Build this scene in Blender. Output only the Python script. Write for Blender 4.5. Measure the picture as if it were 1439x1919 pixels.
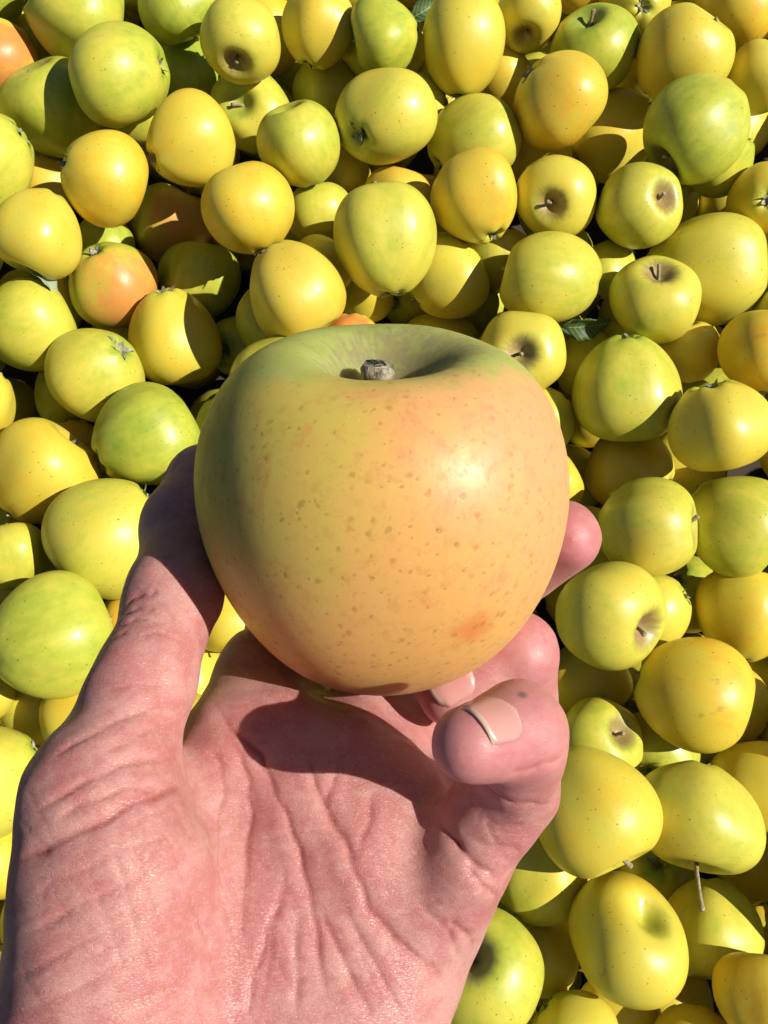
import bpy, bmesh, math, random
import numpy as np
from mathutils import Vector, Matrix, Euler
from mathutils.bvhtree import BVHTree

# ------------------------------------------------------------------ scene, camera, light
for o in list(bpy.data.objects):
    bpy.data.objects.remove(o, do_unlink=True)
SC = bpy.context.scene
COL = SC.collection
IW, IH, F = 1439.0, 1919.0, 1750.0          # photograph size and focal length in its pixels
TILT = math.radians(14)
D0 = 0.643                                   # metres from the lens to the top of the pile
cam_d = bpy.data.cameras.new('camera')
cam = bpy.data.objects.new('camera', cam_d)
COL.objects.link(cam)
cam_d.sensor_fit = 'VERTICAL'
cam_d.sensor_height = 24.0
cam_d.sensor_width = 18.0
cam_d.lens = 24.0 * F / IH
cam_d.clip_start = 0.01
cam_d.clip_end = 200
cam.rotation_euler = (TILT, 0, 0)
cam.location = (0, 0, D0 * math.cos(TILT))
SC.camera = cam
RC = Matrix.Rotation(TILT, 3, 'X')
CP = Vector(cam.location)

SUN_CAM = Vector((1.0, 0.22, 1.0)).normalized()
SUN = (RC @ SUN_CAM).normalized()
world = bpy.data.worlds.new('World')
SC.world = world
world.use_nodes = True
wn = world.node_tree
sky = wn.nodes.new('ShaderNodeTexSky')
sky.sky_type = 'NISHITA'
sky.sun_disc = False
sky.air_density = 0.6
sky.dust_density = 0.4
sky.sun_elevation = math.asin(SUN.z)
sky.sun_rotation = math.atan2(SUN.x, SUN.y)
bg = wn.nodes['Background']
bg.inputs['Strength'].default_value = 0.05
wn.links.new(sky.outputs[0], bg.inputs['Color'])
sun_d = bpy.data.lights.new('sun', 'SUN')
sun_d.energy = 5.0
sun_d.angle = math.radians(0.5)
sun_d.color = (1.0, 0.95, 0.86)
sun = bpy.data.objects.new('sun', sun_d)
COL.objects.link(sun)
sun.rotation_euler = SUN.to_track_quat('Z', 'Y').to_euler()
sun.location = (1, -0.4, 1.2)
SC.view_settings.view_transform = 'Standard'
SC.view_settings.look = 'None'
SC.view_settings.gamma = 1
SC.view_settings.exposure = 0.34
SC.view_settings.use_curve_mapping = False

# ------------------------------------------------------------------ helpers
def cam_vec(v):                      # camera frame (right, up, back) -> world
    return RC @ Vector(v)
def at(x, y, d):                     # a point seen at (x, y), d metres deep
    return CP + cam_vec(((x - IW / 2) / F * d, -(y - IH / 2) / F * d, -d))
def pile_depth(x, y):                # depth where the ray meets the top of the pile
    r = cam_vec(((x - IW / 2) / F, -(y - IH / 2) / F, -1.0))
    return -CP.z / r.z
def sm(a, b, x):
    t = np.clip((x - a) / (b - a), 0, 1)
    return t * t * (3 - 2 * t)
def link(o, parent=None):
    COL.objects.link(o)
    if parent:
        o.parent = parent
    return o
def mesh_from(name, verts, faces, mat, smooth=True):
    me = bpy.data.meshes.new(name)
    me.from_pydata([tuple(v) for v in verts], [], [tuple(f) for f in faces])
    me.update()
    if smooth:
        me.polygons.foreach_set('use_smooth', [True] * len(me.polygons))
    if mat:
        me.materials.append(mat)
    return me

class NT:
    """tiny node-tree writer"""
    def __init__(self, name):
        self.mat = bpy.data.materials.new(name)
        self.mat.use_nodes = True
        self.t = self.mat.node_tree
        self.b = self.t.nodes['Principled BSDF']
    def n(self, typ, **kw):
        nd = self.t.nodes.new(typ)
        for k, v in kw.items():
            setattr(nd, k, v)
        return nd
    def put(self, sock, v):
        if hasattr(v, 'is_output') or isinstance(v, bpy.types.NodeSocket):
            self.t.links.new(v, sock)
        else:
            sock.default_value = v
    def m(self, op, a, b=0.0, c=0.0, clamp=False):
        nd = self.n('ShaderNodeMath', operation=op, use_clamp=clamp)
        self.put(nd.inputs[0], a); self.put(nd.inputs[1], b); self.put(nd.inputs[2], c)
        return nd.outputs[0]
    def v(self, op, a, b=(0, 0, 0), s=None):
        nd = self.n('ShaderNodeVectorMath', operation=op)
        self.put(nd.inputs[0], a); self.put(nd.inputs[1], b)
        if s is not None: self.put(nd.inputs['Scale'], s)
        return nd.outputs['Value'] if op in ('LENGTH', 'DOT_PRODUCT', 'DISTANCE') else nd.outputs[0]
    def sep(self, v):
        nd = self.n('ShaderNodeSeparateXYZ'); self.put(nd.inputs[0], v); return nd.outputs
    def comb(self, x, y, z):
        nd = self.n('ShaderNodeCombineXYZ')
        for i, q in enumerate((x, y, z)): self.put(nd.inputs[i], q)
        return nd.outputs[0]
    def noise(self, vec, scale, detail=3, rough=0.5, dist=0.0):
        nd = self.n('ShaderNodeTexNoise')
        self.put(nd.inputs['Vector'], vec); nd.inputs['Scale'].default_value = scale
        nd.inputs['Detail'].default_value = detail; nd.inputs['Roughness'].default_value = rough
        nd.inputs['Distortion'].default_value = dist
        return nd.outputs['Fac']
    def voro(self, vec, scale, feature='F1', rnd=1.0):
        nd = self.n('ShaderNodeTexVoronoi', feature=feature)
        self.put(nd.inputs['Vector'], vec); nd.inputs['Scale'].default_value = scale
        nd.inputs['Randomness'].default_value = rnd
        return nd
    def ss(self, x, a, b, lo=0.0, hi=1.0):
        nd = self.n('ShaderNodeMapRange', interpolation_type='SMOOTHSTEP')
        self.put(nd.inputs[0], x)
        for i, q in enumerate((a, b, lo, hi)): self.put(nd.inputs[i + 1], q)
        return nd.outputs[0]
    def mix(self, fac, a, b, mode='MIX'):
        nd = self.n('ShaderNodeMix', data_type='RGBA', blend_type=mode)
        self.put(nd.inputs[0], fac)
        for s, q in ((nd.inputs[6], a), (nd.inputs[7], b)):
            self.put(s, q if not isinstance(q, tuple) else (q + (1.0,))[:4])
        return nd.outputs[2]
    def ramp(self, x, pts):
        nd = self.n('ShaderNodeValToRGB'); e = nd.color_ramp.elements
        e[0].position, e[0].color = pts[0][0], pts[0][1] + (1,)
        e[1].position, e[1].color = pts[-1][0], pts[-1][1] + (1,)
        for p, c in pts[1:-1]:
            q = e.new(p); q.color = c + (1,)
        self.put(nd.inputs[0], x); return nd.outputs[0]
    def obj(self):
        return self.n('ShaderNodeTexCoord').outputs['Object']
    def bump(self, h, strength, dist, normal=None):
        nd = self.n('ShaderNodeBump')
        nd.inputs['Strength'].default_value = strength; nd.inputs['Distance'].default_value = dist
        self.put(nd.inputs['Height'], h)
        if normal is not None: self.put(nd.inputs['Normal'], normal)
        return nd.outputs[0]
    def bsdf(self, **kw):
        for k, v in kw.items():
            self.put(self.b.inputs[k.replace('_', ' ')], v)

# ------------------------------------------------------------------ materials
PILE_RAMP = [(0.0, (0.25, 0.34, 0.030)), (0.28, (0.44, 0.46, 0.048)), (0.52, (0.60, 0.53, 0.066)), (0.80, (0.68, 0.49, 0.042)), (1.0, (0.69, 0.41, 0.024))]
def mat_pile_apple():
    t = NT('pile_apple_skin')
    p = t.obj()
    oi = t.n('ShaderNodeObjectInfo')
    sx = t.n('ShaderNodeSeparateColor'); t.put(sx.inputs[0], oi.outputs['Color'])
    hue, blush, russ = sx.outputs[0], sx.outputs[1], sx.outputs[2]
    q = t.v('ADD', p, t.v('SCALE', (31.7, 17.3, 57.1), s=oi.outputs['Random']))
    x, y, z = t.sep(p)
    rad = t.m('SQRT', t.m('ADD', t.m('MULTIPLY', x, x), t.m('MULTIPLY', y, y)))
    n1 = t.noise(q, 1.3, 2, 0.5)
    n2 = t.noise(t.v('MULTIPLY', q, (5.0, 5.0, 0.7)), 1.6, 3, 0.55)
    n3 = t.noise(q, 9.0, 4, 0.6)
    n4 = t.noise(q, 3.6, 3, 0.6, 0.6)
    h = t.m('ADD', t.m('ADD', t.m('MULTIPLY', hue, 1.0), 0.0), t.m('MULTIPLY', t.m('SUBTRACT', n1, 0.5), 0.65))
    h = t.m('ADD', h, t.m('MULTIPLY', t.m('SUBTRACT', n2, 0.5), 0.34))
    h = t.m('ADD', h, t.m('MULTIPLY', t.m('SUBTRACT', n4, 0.5), 0.30))
    h = t.m('ADD', h, t.m('MULTIPLY', t.m('SUBTRACT', n3, 0.5), 0.16))
    h = t.m('SUBTRACT', h, t.ss(rad, 0.62, 0.15, 0.0, 0.30))
    col = t.ramp(h, PILE_RAMP)
    bl = t.m('ADD', t.m('MULTIPLY', x, 0.8), t.m('MULTIPLY', t.m('SUBTRACT', n1, 0.5), 1.1))
    bl = t.m('ADD', bl, t.m('MULTIPLY', t.m('SUBTRACT', n2, 0.5), 0.6))
    bl = t.m('MULTIPLY', t.ss(bl, 0.0, 0.75), blush)
    col = t.mix(bl, col, (0.62, 0.22, 0.06))
    # lenticels
    vn = t.voro(q, 11.0)
    sc = t.n('ShaderNodeSeparateColor'); t.put(sc.inputs[0], vn.outputs['Color'])
    dot = t.ss(vn.outputs['Distance'], t.m('MULTIPLY', sc.outputs[1], 0.25), t.m('MULTIPLY', sc.outputs[1], 0.07))
    dot = t.m('MULTIPLY', dot, t.ss(sc.outputs[0], 0.25, 0.5, 0.0, 0.85))
    col = t.mix(dot, col, (0.15, 0.14, 0.016))
    vf = t.voro(q, 21.0)
    sf = t.n('ShaderNodeSeparateColor'); t.put(sf.inputs[0], vf.outputs['Color'])
    pf = t.m('MULTIPLY', t.ss(vf.outputs['Distance'], 0.24, 0.10), t.ss(sf.outputs[0], 0.55, 0.75, 0.0, 0.5))
    col = t.mix(pf, col, (0.24, 0.20, 0.02))
    # russet round the stem and small scuffs
    ang = t.noise(t.v('NORMALIZE', t.comb(x, y, 0.0)), 5.0, 4, 0.7)
    rr = t.m('ADD', rad, t.m('MULTIPLY', t.m('SUBTRACT', ang, 0.5), 0.45))
    ru = t.m('MULTIPLY', t.m('MULTIPLY', t.ss(rr, 0.52, 0.22), t.ss(z, 0.0, 0.3)), russ)
    ru = t.m('MULTIPLY', ru, t.ss(n3, 0.25, 0.6, 0.55, 1.0))
    col = t.mix(ru, col, (0.30, 0.19, 0.075))
    scf = t.noise(q, 2.1, 5, 0.65)
    col = t.mix(t.ss(scf, 0.66, 0.74, 0.0, 0.5), col, (0.30, 0.21, 0.05))
    bm = t.bump(t.noise(q, 5, 2), 0.10, 0.0012)
    t.bsdf(Base_Color=col, Roughness=t.ss(n4, 0.2, 0.8, 0.33, 0.50), Normal=bm, Specular_IOR_Level=0.5)
    return t.mat

def mat_held_apple():
    t = NT('held_apple_skin')
    p = t.obj()
    x, y, z = t.sep(p)
    rad = t.m('SQRT', t.m('ADD', t.m('MULTIPLY', x, x), t.m('MULTIPLY', y, y)))
    n1 = t.noise(p, 1.7, 3, 0.55)
    n2 = t.noise(t.v('MULTIPLY', p, (4.0, 4.0, 0.9)), 2.2, 4, 0.6)
    n3 = t.noise(p, 13, 5, 0.65)
    n4 = t.noise(p, 4.5, 4, 0.6, 0.8)
    n5 = t.noise(p, 45, 3, 0.6)
    g = t.m('ADD', t.m('MULTIPLY', x, 0.75), t.m('MULTIPLY', z, -0.42))
    g = t.m('ADD', g, t.m('MULTIPLY', t.m('SUBTRACT', n1, 0.5), 0.9))
    g = t.m('ADD', g, t.m('MULTIPLY', t.m('SUBTRACT', n2, 0.5), 0.5))
    col = t.mix(t.ss(g, -0.70, -0.02), (0.57, 0.46, 0.090), (0.68, 0.385, 0.115))
    pk = t.m('ADD', t.m('MULTIPLY', x, 0.9), t.m('MULTIPLY', z, 0.55))
    pk = t.m('ADD', pk, t.m('MULTIPLY', t.m('SUBTRACT', n4, 0.5), 1.2))
    pk = t.m('ADD', pk, t.m('MULTIPLY', t.m('SUBTRACT', n3, 0.5), 0.5))
    col = t.mix(t.ss(pk, 0.15, 1.05, 0.0, 0.65), col, (0.69, 0.31, 0.17))
    col = t.mix(t.ss(n4, 0.56, 0.75, 0.0, 0.50), col, (0.65, 0.26, 0.09))
    low = t.m('ADD', z, t.m('MULTIPLY', t.m('SUBTRACT', n1, 0.5), 0.6))
    col = t.mix(t.ss(low, -0.55, -0.95, 0.0, 0.55), col, (0.58, 0.26, 0.11))
    # small red patch on the right flank
    ds = t.v('DISTANCE', p, (0.43, -0.83, -0.24))
    col = t.mix(t.m('MULTIPLY', t.ss(t.m('ADD', ds, t.m('MULTIPLY', t.m('SUBTRACT', n3, 0.5), 0.25)), 0.16, 0.02), 0.6), col, (0.60, 0.15, 0.035))
    # mottling
    col = t.mix(t.ss(n3, 0.48, 0.72, 0.0, 0.38), col, (0.47, 0.23, 0.045))
    col = t.mix(t.ss(n5, 0.60, 0.78, 0.0, 0.35), col, (0.36, 0.18, 0.035))
    # green crown
    gz = t.m('ADD', z, t.m('MULTIPLY', t.m('SUBTRACT', n1, 0.5), 0.24))
    gz = t.m('ADD', gz, t.m('MULTIPLY', t.m('SUBTRACT', n2, 0.5), 0.16))
    gz = t.m('ADD', gz, t.m('MULTIPLY', y, 0.30))
    gm = t.m('MAXIMUM', t.ss(gz, 0.64, 0.80), t.m('MULTIPLY', t.ss(rad, 0.44, 0.34), t.ss(z, 0.1, 0.3)))
    gm = t.m('MAXIMUM', gm, t.ss(t.m('SUBTRACT', t.m('MULTIPLY', y, 0.7), t.m('MULTIPLY', x, 0.75)), 0.75, 1.1, 0.0, 0.6))
    gcol = t.mix(n4, (0.28, 0.33, 0.060), (0.46, 0.48, 0.15))
    col = t.mix(gm, col, gcol)
    # russet rays in the stem bowl
    nv = t.v('NORMALIZE', t.comb(x, y, 0.0))
    ang = t.noise(t.v('ADD', t.v('SCALE', nv, s=1.0), t.comb(0.0, 0.0, t.m('MULTIPLY', rad, 0.7))), 8.0, 5, 0.75)
    rr = t.m('ADD', rad, t.m('MULTIPLY', t.m('SUBTRACT', ang, 0.5), 0.75))
    rr = t.m('SUBTRACT', rr, t.m('MULTIPLY', t.m('ADD', x, t.m('MULTIPLY', y, 0.6)), 0.22))
    ru = t.m('MULTIPLY', t.ss(rr, 0.50, 0.24), t.ss(z, 0.0, 0.25))
    ru = t.m('MULTIPLY', ru, t.ss(n3, 0.3, 0.62, 0.30, 0.9))
    col = t.mix(ru, col, t.mix(n3, (0.15, 0.10, 0.04), (0.34, 0.29, 0.15)))
    # lenticels: brown smudges with pale pores
    q = t.v('ADD', p, t.v('SCALE', t.comb(n3, n4, n3), s=0.07))
    vn = t.voro(q, 12.5)
    sc = t.n('ShaderNodeSeparateColor'); t.put(sc.inputs[0], vn.outputs['Color'])
    dd = t.m('ADD', vn.outputs['Distance'], t.m('MULTIPLY', t.m('SUBTRACT', n5, 0.5), 0.12))
    few = t.ss(t.m('SUBTRACT', t.m('ADD', sc.outputs[0], t.m('MULTIPLY', x, 0.18)), t.m('MULTIPLY', z, 0.30)), 0.36, 0.60)
    dot = t.m('MULTIPLY', t.ss(dd, 0.30, 0.06), few)
    col = t.mix(t.m('MULTIPLY', dot, 0.44), col, (0.30, 0.135, 0.028))
    pore = t.m('MULTIPLY', t.ss(vn.outputs['Distance'], 0.065, 0.035), few)
    col = t.mix(t.m('MULTIPLY', pore, t.ss(sc.outputs[1], 0.4, 0.6, 0.0, 0.8)), col, (0.52, 0.38, 0.16))
    v2 = t.voro(q, 24.0)
    s2 = t.n('ShaderNodeSeparateColor'); t.put(s2.inputs[0], v2.outputs['Color'])
    d2 = t.m('MULTIPLY', t.ss(t.m('ADD', v2.outputs['Distance'], t.m('MULTIPLY', t.m('SUBTRACT', n5, 0.5), 0.15)), 0.30, 0.10), t.ss(s2.outputs[0], 0.45, 0.75))
    col = t.mix(t.m('MULTIPLY', d2, 0.45), col, (0.28, 0.14, 0.03))
    # dust: a few pale and black flecks
    v3 = t.voro(t.v('ADD', p, (4.1, 2.2, 7.7)), 22.0)
    s3 = t.n('ShaderNodeSeparateColor'); t.put(s3.inputs[0], v3.outputs['Color'])
    d3 = t.ss(v3.outputs['Distance'], 0.075, 0.05)
    col = t.mix(t.m('MULTIPLY', d3, t.ss(s3.outputs[0], 0.90, 0.91, 0.0, 0.85)), col, (0.85, 0.80, 0.60))
    col = t.mix(t.m('MULTIPLY', d3, t.ss(s3.outputs[1], 0.94, 0.95, 0.0, 0.8)), col, (0.06, 0.04, 0.02))
    hgt = t.m('SUBTRACT', t.m('MULTIPLY', n5, 0.5), t.m('MULTIPLY', dot, 0.55))
    hgt = t.m('ADD', hgt, t.m('MULTIPLY', pore, 0.5))
    bm = t.bump(hgt, 0.16, 0.0005)
    bm = t.bump(n4, 0.08, 0.0012, bm)
    rg = t.ss(n3, 0.25, 0.75, 0.38, 0.54)
    rg = t.m('ADD', rg, t.m('MULTIPLY', ru, 0.3))
    t.bsdf(Base_Color=col, Roughness=rg, Normal=bm, Subsurface_Weight=0.75,
           Subsurface_Radius=(1.0, 0.7, 0.25), Subsurface_Scale=0.010, Specular_IOR_Level=0.38)
    return t.mat

def mat_woody(name, a, b, scale, rough=0.85, bump=0.6):
    t = NT(name)
    p = t.obj()
    n = t.noise(t.v('MULTIPLY', p, (1, 1, 0.35)), scale, 5, 0.7)
    n2 = t.noise(p, scale * 3.1, 3, 0.6)
    col = t.mix(t.ss(t.m('ADD', n, t.m('MULTIPLY', t.m('SUBTRACT', n2, 0.5), 0.5)), 0.35, 0.68), a, b)
    t.bsdf(Base_Color=col, Roughness=rough, Normal=t.bump(n, bump, 0.001))
    return t.mat

def mat_skin():
    t = NT('hand_skin')
    p = t.v('SCALE', t.obj(), s=100.0)                     # centimetres
    at_ = t.n('ShaderNodeAttribute', attribute_name='crease').outputs['Fac']
    mole = t.n('ShaderNodeAttribute', attribute_name='mole').outputs['Fac']
    tip = t.n('ShaderNodeAttribute', attribute_name='flush').outputs['Fac']
    n1 = t.noise(p, 0.55, 4, 0.6, 0.4)
    n2 = t.noise(p, 2.4, 4, 0.65, 0.5)
    n3 = t.noise(p, 9.0, 3, 0.6)
    k = t.m('ADD', n1, t.m('MULTIPLY', t.m('SUBTRACT', n2, 0.5), 0.7))
    col = t.mix(t.ss(k, 0.34, 0.66), (0.545, 0.275, 0.237), (0.465, 0.172, 0.158))
    col = t.mix(t.ss(n3, 0.50, 0.72, 0.0, 0.30), col, (0.585, 0.335, 0.285))
    col = t.mix(t.m('MULTIPLY', tip, 0.55), col, (0.49, 0.165, 0.175))
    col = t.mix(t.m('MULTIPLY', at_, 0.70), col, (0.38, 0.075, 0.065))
    col = t.mix(mole, col, (0.10, 0.095, 0.08))
    # skin relief: small cells, drawn out wrinkles, fine ridges
    mp = t.n('ShaderNodeMapping'); t.put(mp.inputs[0], p)
    mp.inputs['Rotation'].default_value = (0, 0, math.radians(28)); mp.inputs['Scale'].default_value = (1, 3.0, 1.6)
    w = t.v('ADD', mp.outputs[0], t.v('SCALE', t.comb(n2, n1, n2), s=0.9))
    c1 = t.voro(w, 7.5, 'DISTANCE_TO_EDGE').outputs[0]
    c1 = t.ss(c1, 0.0, 0.10)
    mp2 = t.n('ShaderNodeMapping'); t.put(mp2.inputs[0], p)
    mp2.inputs['Rotation'].default_value = (0.3, 0, math.radians(-62)); mp2.inputs['Scale'].default_value = (0.8, 4.5, 2)
    c2 = t.voro(t.v('ADD', mp2.outputs[0], t.v('SCALE', t.comb(n2, n2, n1), s=0.8)), 5.5, 'DISTANCE_TO_EDGE').outputs[0]
    c2 = t.ss(c2, 0.0, 0.07)
    wv = t.n('ShaderNodeTexWave', wave_type='BANDS', bands_direction='DIAGONAL')
    t.put(wv.inputs['Vector'], t.v('ADD', p, t.v('SCALE', t.comb(n1, n2, n1), s=0.5)))
    wv.inputs['Scale'].default_value = 7.0; wv.inputs['Distortion'].default_value = 5.0
    wv.inputs['Detail'].default_value = 2; wv.inputs['Detail Scale'].default_value = 0.5
    smooth = t.n('ShaderNodeAttribute', attribute_name='smoothness').outputs['Fac']
    rough_ = t.m('SUBTRACT', 1.0, t.m('MULTIPLY', smooth, 0.8))
    ln = t.m('MULTIPLY', t.m('SUBTRACT', 1.0, t.m('MINIMUM', c1, c2)), rough_)
    col = t.mix(t.m('MULTIPLY', ln, 0.16), col, (0.40, 0.10, 0.085))
    fk = t.noise(t.v('MULTIPLY', w, (1.0, 0.35, 0.5)), 22.0, 2)
    col = t.mix(t.m('MULTIPLY', t.ss(fk, 0.56, 0.74, 0.0, 0.45), rough_), col, (0.70, 0.47, 0.42))
    hgt = t.m('ADD', t.m('MULTIPLY', c1, 0.55), t.m('MULTIPLY', c2, 0.7))
    hgt = t.m('ADD', hgt, t.m('MULTIPLY', fk, 0.22))
    hgt = t.m('ADD', hgt, t.m('MULTIPLY', wv.outputs['Fac'], 0.16))
    hgt = t.m('ADD', hgt, t.m('MULTIPLY', n3, 0.35))
    hgt = t.m('MULTIPLY', hgt, rough_)
    bm = t.bump(hgt, 0.42, 0.00024)
    t.bsdf(Base_Color=col, Roughness=t.ss(n3, 0.2, 0.8, 0.40, 0.54), Normal=bm, Subsurface_Weight=0.55,
           Subsurface_Radius=(1.0, 0.32, 0.18), Subsurface_Scale=0.0045, Specular_IOR_Level=0.5)
    return t.mat

def mat_nail():
    t = NT('nail')
    v = t.n('ShaderNodeAttribute', attribute_name='along').outputs['Fac']
    p = t.v('SCALE', t.obj(), s=100.0)
    n = t.noise(p, 6.0, 3)
    col = t.mix(t.ss(v, 0.89, 0.92), (0.56, 0.26, 0.225), (0.56, 0.40, 0.30))
    col = t.mix(t.ss(v, 0.22, 0.08, 0.0, 0.45), col, (0.62, 0.40, 0.35))
    col = t.mix(t.m('MULTIPLY', n, 0.15), col, (0.60, 0.36, 0.31))
    t.bsdf(Base_Color=col, Roughness=0.32, Subsurface_Weight=0.2, Subsurface_Radius=(1.0, 0.4, 0.3),
           Subsurface_Scale=0.002, Normal=t.bump(n, 0.15, 0.0005))
    return t.mat

def mat_leaf(name, a, b):
    t = NT(name)
    p = t.v('SCALE', t.obj(), s=100.0)
    x, y, z = t.sep(p)
    n = t.noise(p, 1.8, 4, 0.6)
    vein = t.ss(t.m('ABSOLUTE', y), 0.05, 0.02, 0.0, 0.6)
    w = t.n('ShaderNodeTexWave', wave_type='BANDS', bands_direction='X')
    t.put(w.inputs['Vector'], t.comb(t.m('SUBTRACT', x, t.m('MULTIPLY', t.m('ABSOLUTE', y), 0.8)), 0.0, 0.0))
    w.inputs['Scale'].default_value = 0.8
    sv = t.ss(w.outputs['Fac'], 0.9, 1.0, 0.0, 0.4)
    col = t.mix(t.m('MAXIMUM', vein, sv), t.mix(n, a, b), (0.38, 0.42, 0.20))
    t.bsdf(Base_Color=col, Roughness=0.55, Normal=t.bump(t.m('ADD', n, sv), 0.4, 0.002))
    return t.mat

M_PILE = mat_pile_apple()
M_HELD = mat_held_apple()
M_STEM = mat_woody('stem_wood', (0.20, 0.15, 0.07), (0.42, 0.38, 0.22), 5.0)
M_HSTEM = mat_woody('held_stem_bark', (0.09, 0.07, 0.04), (0.40, 0.35, 0.24), 13.0, 0.95, 1.0)
M_CALYX = mat_woody('dried_sepal', (0.13, 0.115, 0.07), (0.42, 0.43, 0.32), 9.0)
M_SKIN = mat_skin()
M_NAIL = mat_nail()

# ------------------------------------------------------------------ the bin floor under the fruit
def mat_floor():
    t = NT('bin_boards')
    p = t.obj()
    n = t.noise(t.v('MULTIPLY', p, (2, 30, 1)), 3, 4)
    t.bsdf(Base_Color=t.mix(n, (0.030, 0.020, 0.012), (0.06, 0.042, 0.025)), Roughness=0.9)
    return t.mat
fl = link(bpy.data.objects.new('ground', mesh_from('ground', [(-1.2, -1.2, 0), (1.2, -1.2, 0), (1.2, 1.2, 0), (-1.2, 1.2, 0)], [(0, 1, 2, 3)], mat_floor(), False)))
fl.location = (0, 0, -0.20)
fl['kind'] = 'structure'

# ------------------------------------------------------------------ apple shapes (unit radius, stem up +z)
def apple_mesh(name, mat, seed, nu=64, nv=44, h=0.92, cone=0.06, stem_d=0.34, stem_w=0.27, cal_d=0.22, cal_w=0.20,
               lobe=0.03, lump=0.03, shoulder=0.0, power=1.0, hb=None, fexp=2.0, crest=0.0):
    rg = np.random.default_rng(seed)
    th = np.linspace(0, 2 * np.pi, nu, endpoint=False)
    tt = np.linspace(0, 1, nv + 1)
    # finer rings near both poles
    t = np.pi * (tt - 0.09 * np.sin(4 * np.pi * tt) / (2 * np.pi) - 0.05 * np.sin(2 * np.pi * tt))
    verts = []
    ph = rg.uniform(0, 6.28, 8)
    am = rg.normal(0, 1, 6)
    for i, a in enumerate(t):
        rho = math.sin(a) ** power if 0 < a < math.pi - 1e-6 else 0.0
        zc = math.cos(a)
        rho2 = rho * (1 + cone * zc)
        zz = (h if zc > 0 or hb is None else hb) * zc
        zz -= stem_d * math.exp(-(rho / stem_w) ** fexp) + shoulder * math.exp(-(rho / 0.62) ** 2) if zc > 0 else 0
        zz += cal_d * math.exp(-(rho / cal_w) ** 2) if zc < 0 else 0
        lo = 0.5 - 0.5 * zc
        lb = lobe * (0.25 + lo) * np.cos(5 * th + ph[0]) * min(1, rho * 1.6)
        lm = lump * (am[0] * np.cos(th + ph[1]) * zc + am[1] * np.cos(2 * th + ph[2]) + 0.6 * am[2] * np.cos(3 * th + ph[3] + 1.5 * zc)
                     + 0.4 * am[3] * np.cos(2 * th + ph[4] + 3 * zc))
        r = rho2 * (1 + lb + lm)
        zv = zz + lump * am[4] * rho * np.cos(th + ph[5]) * 0.9 + lobe * 0.9 * lo * np.cos(5 * th + ph[0]) * rho * (1 - rho) * 2.2
        if crest and zc > 0:
            zv = zv + crest * math.exp(-((rho - 0.55) / 0.22) ** 2) * (np.cos(2 * th + 0.6) + 0.7 * np.cos(3 * th + 2.0) + 0.5 * np.cos(5 * th + 1.0))
        for k in range(nu):
            verts.append((r[k] * math.cos(th[k]), r[k] * math.sin(th[k]), zv[k]))
    verts = np.array(verts)
    faces = []
    for i in range(nv):
        for k in range(nu):
            a, b = i * nu + k, i * nu + (k + 1) % nu
            c, d = b + nu, a + nu
            if i == 0: faces.append((a, d, c))
            elif i == nv - 1: faces.append((a, d, b))
            else: faces.append((a, d, c, b))
    # collapse pole rings
    verts[:nu] = verts[:nu].mean(0); verts[-nu:] = verts[-nu:].mean(0)
    me = mesh_from(name, verts, faces, mat)
    bm = bmesh.new(); bm.from_mesh(me)
    bmesh.ops.remove_doubles(bm, verts=bm.verts, dist=1e-6)
    bm.to_mesh(me); bm.free()
    return me, float(verts[0][2]), float(verts[-1][2])

def tube_mesh(name, pts, radii, mat, n=9, jit=0.0, seed=0):
    rg = random.Random(seed)
    vs, fs = [], []
    pts = [Vector(p) for p in pts]
    for i, p in enumerate(pts):
        d = (pts[min(i + 1, len(pts) - 1)] - pts[max(i - 1, 0)]).normalized()
        u = d.orthogonal().normalized() if i == 0 else (u - d * u.dot(d)).normalized()
        w = d.cross(u)
        for k in range(n):
            a = 2 * math.pi * k / n
            r = radii[i] * (1 + rg.uniform(-jit, jit))
            vs.append(p + u * math.cos(a) * r + w * math.sin(a) * r)
    for i in range(len(pts) - 1):
        for k in range(n):
            fs.append((i * n + k, i * n + (k + 1) % n, (i + 1) * n + (k + 1) % n, (i + 1) * n + k))
    fs.append(tuple(range(n - 1, -1, -1))); fs.append(tuple((len(pts) - 1) * n + k for k in range(n)))
    return mesh_from(name, vs, fs, mat)

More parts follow.
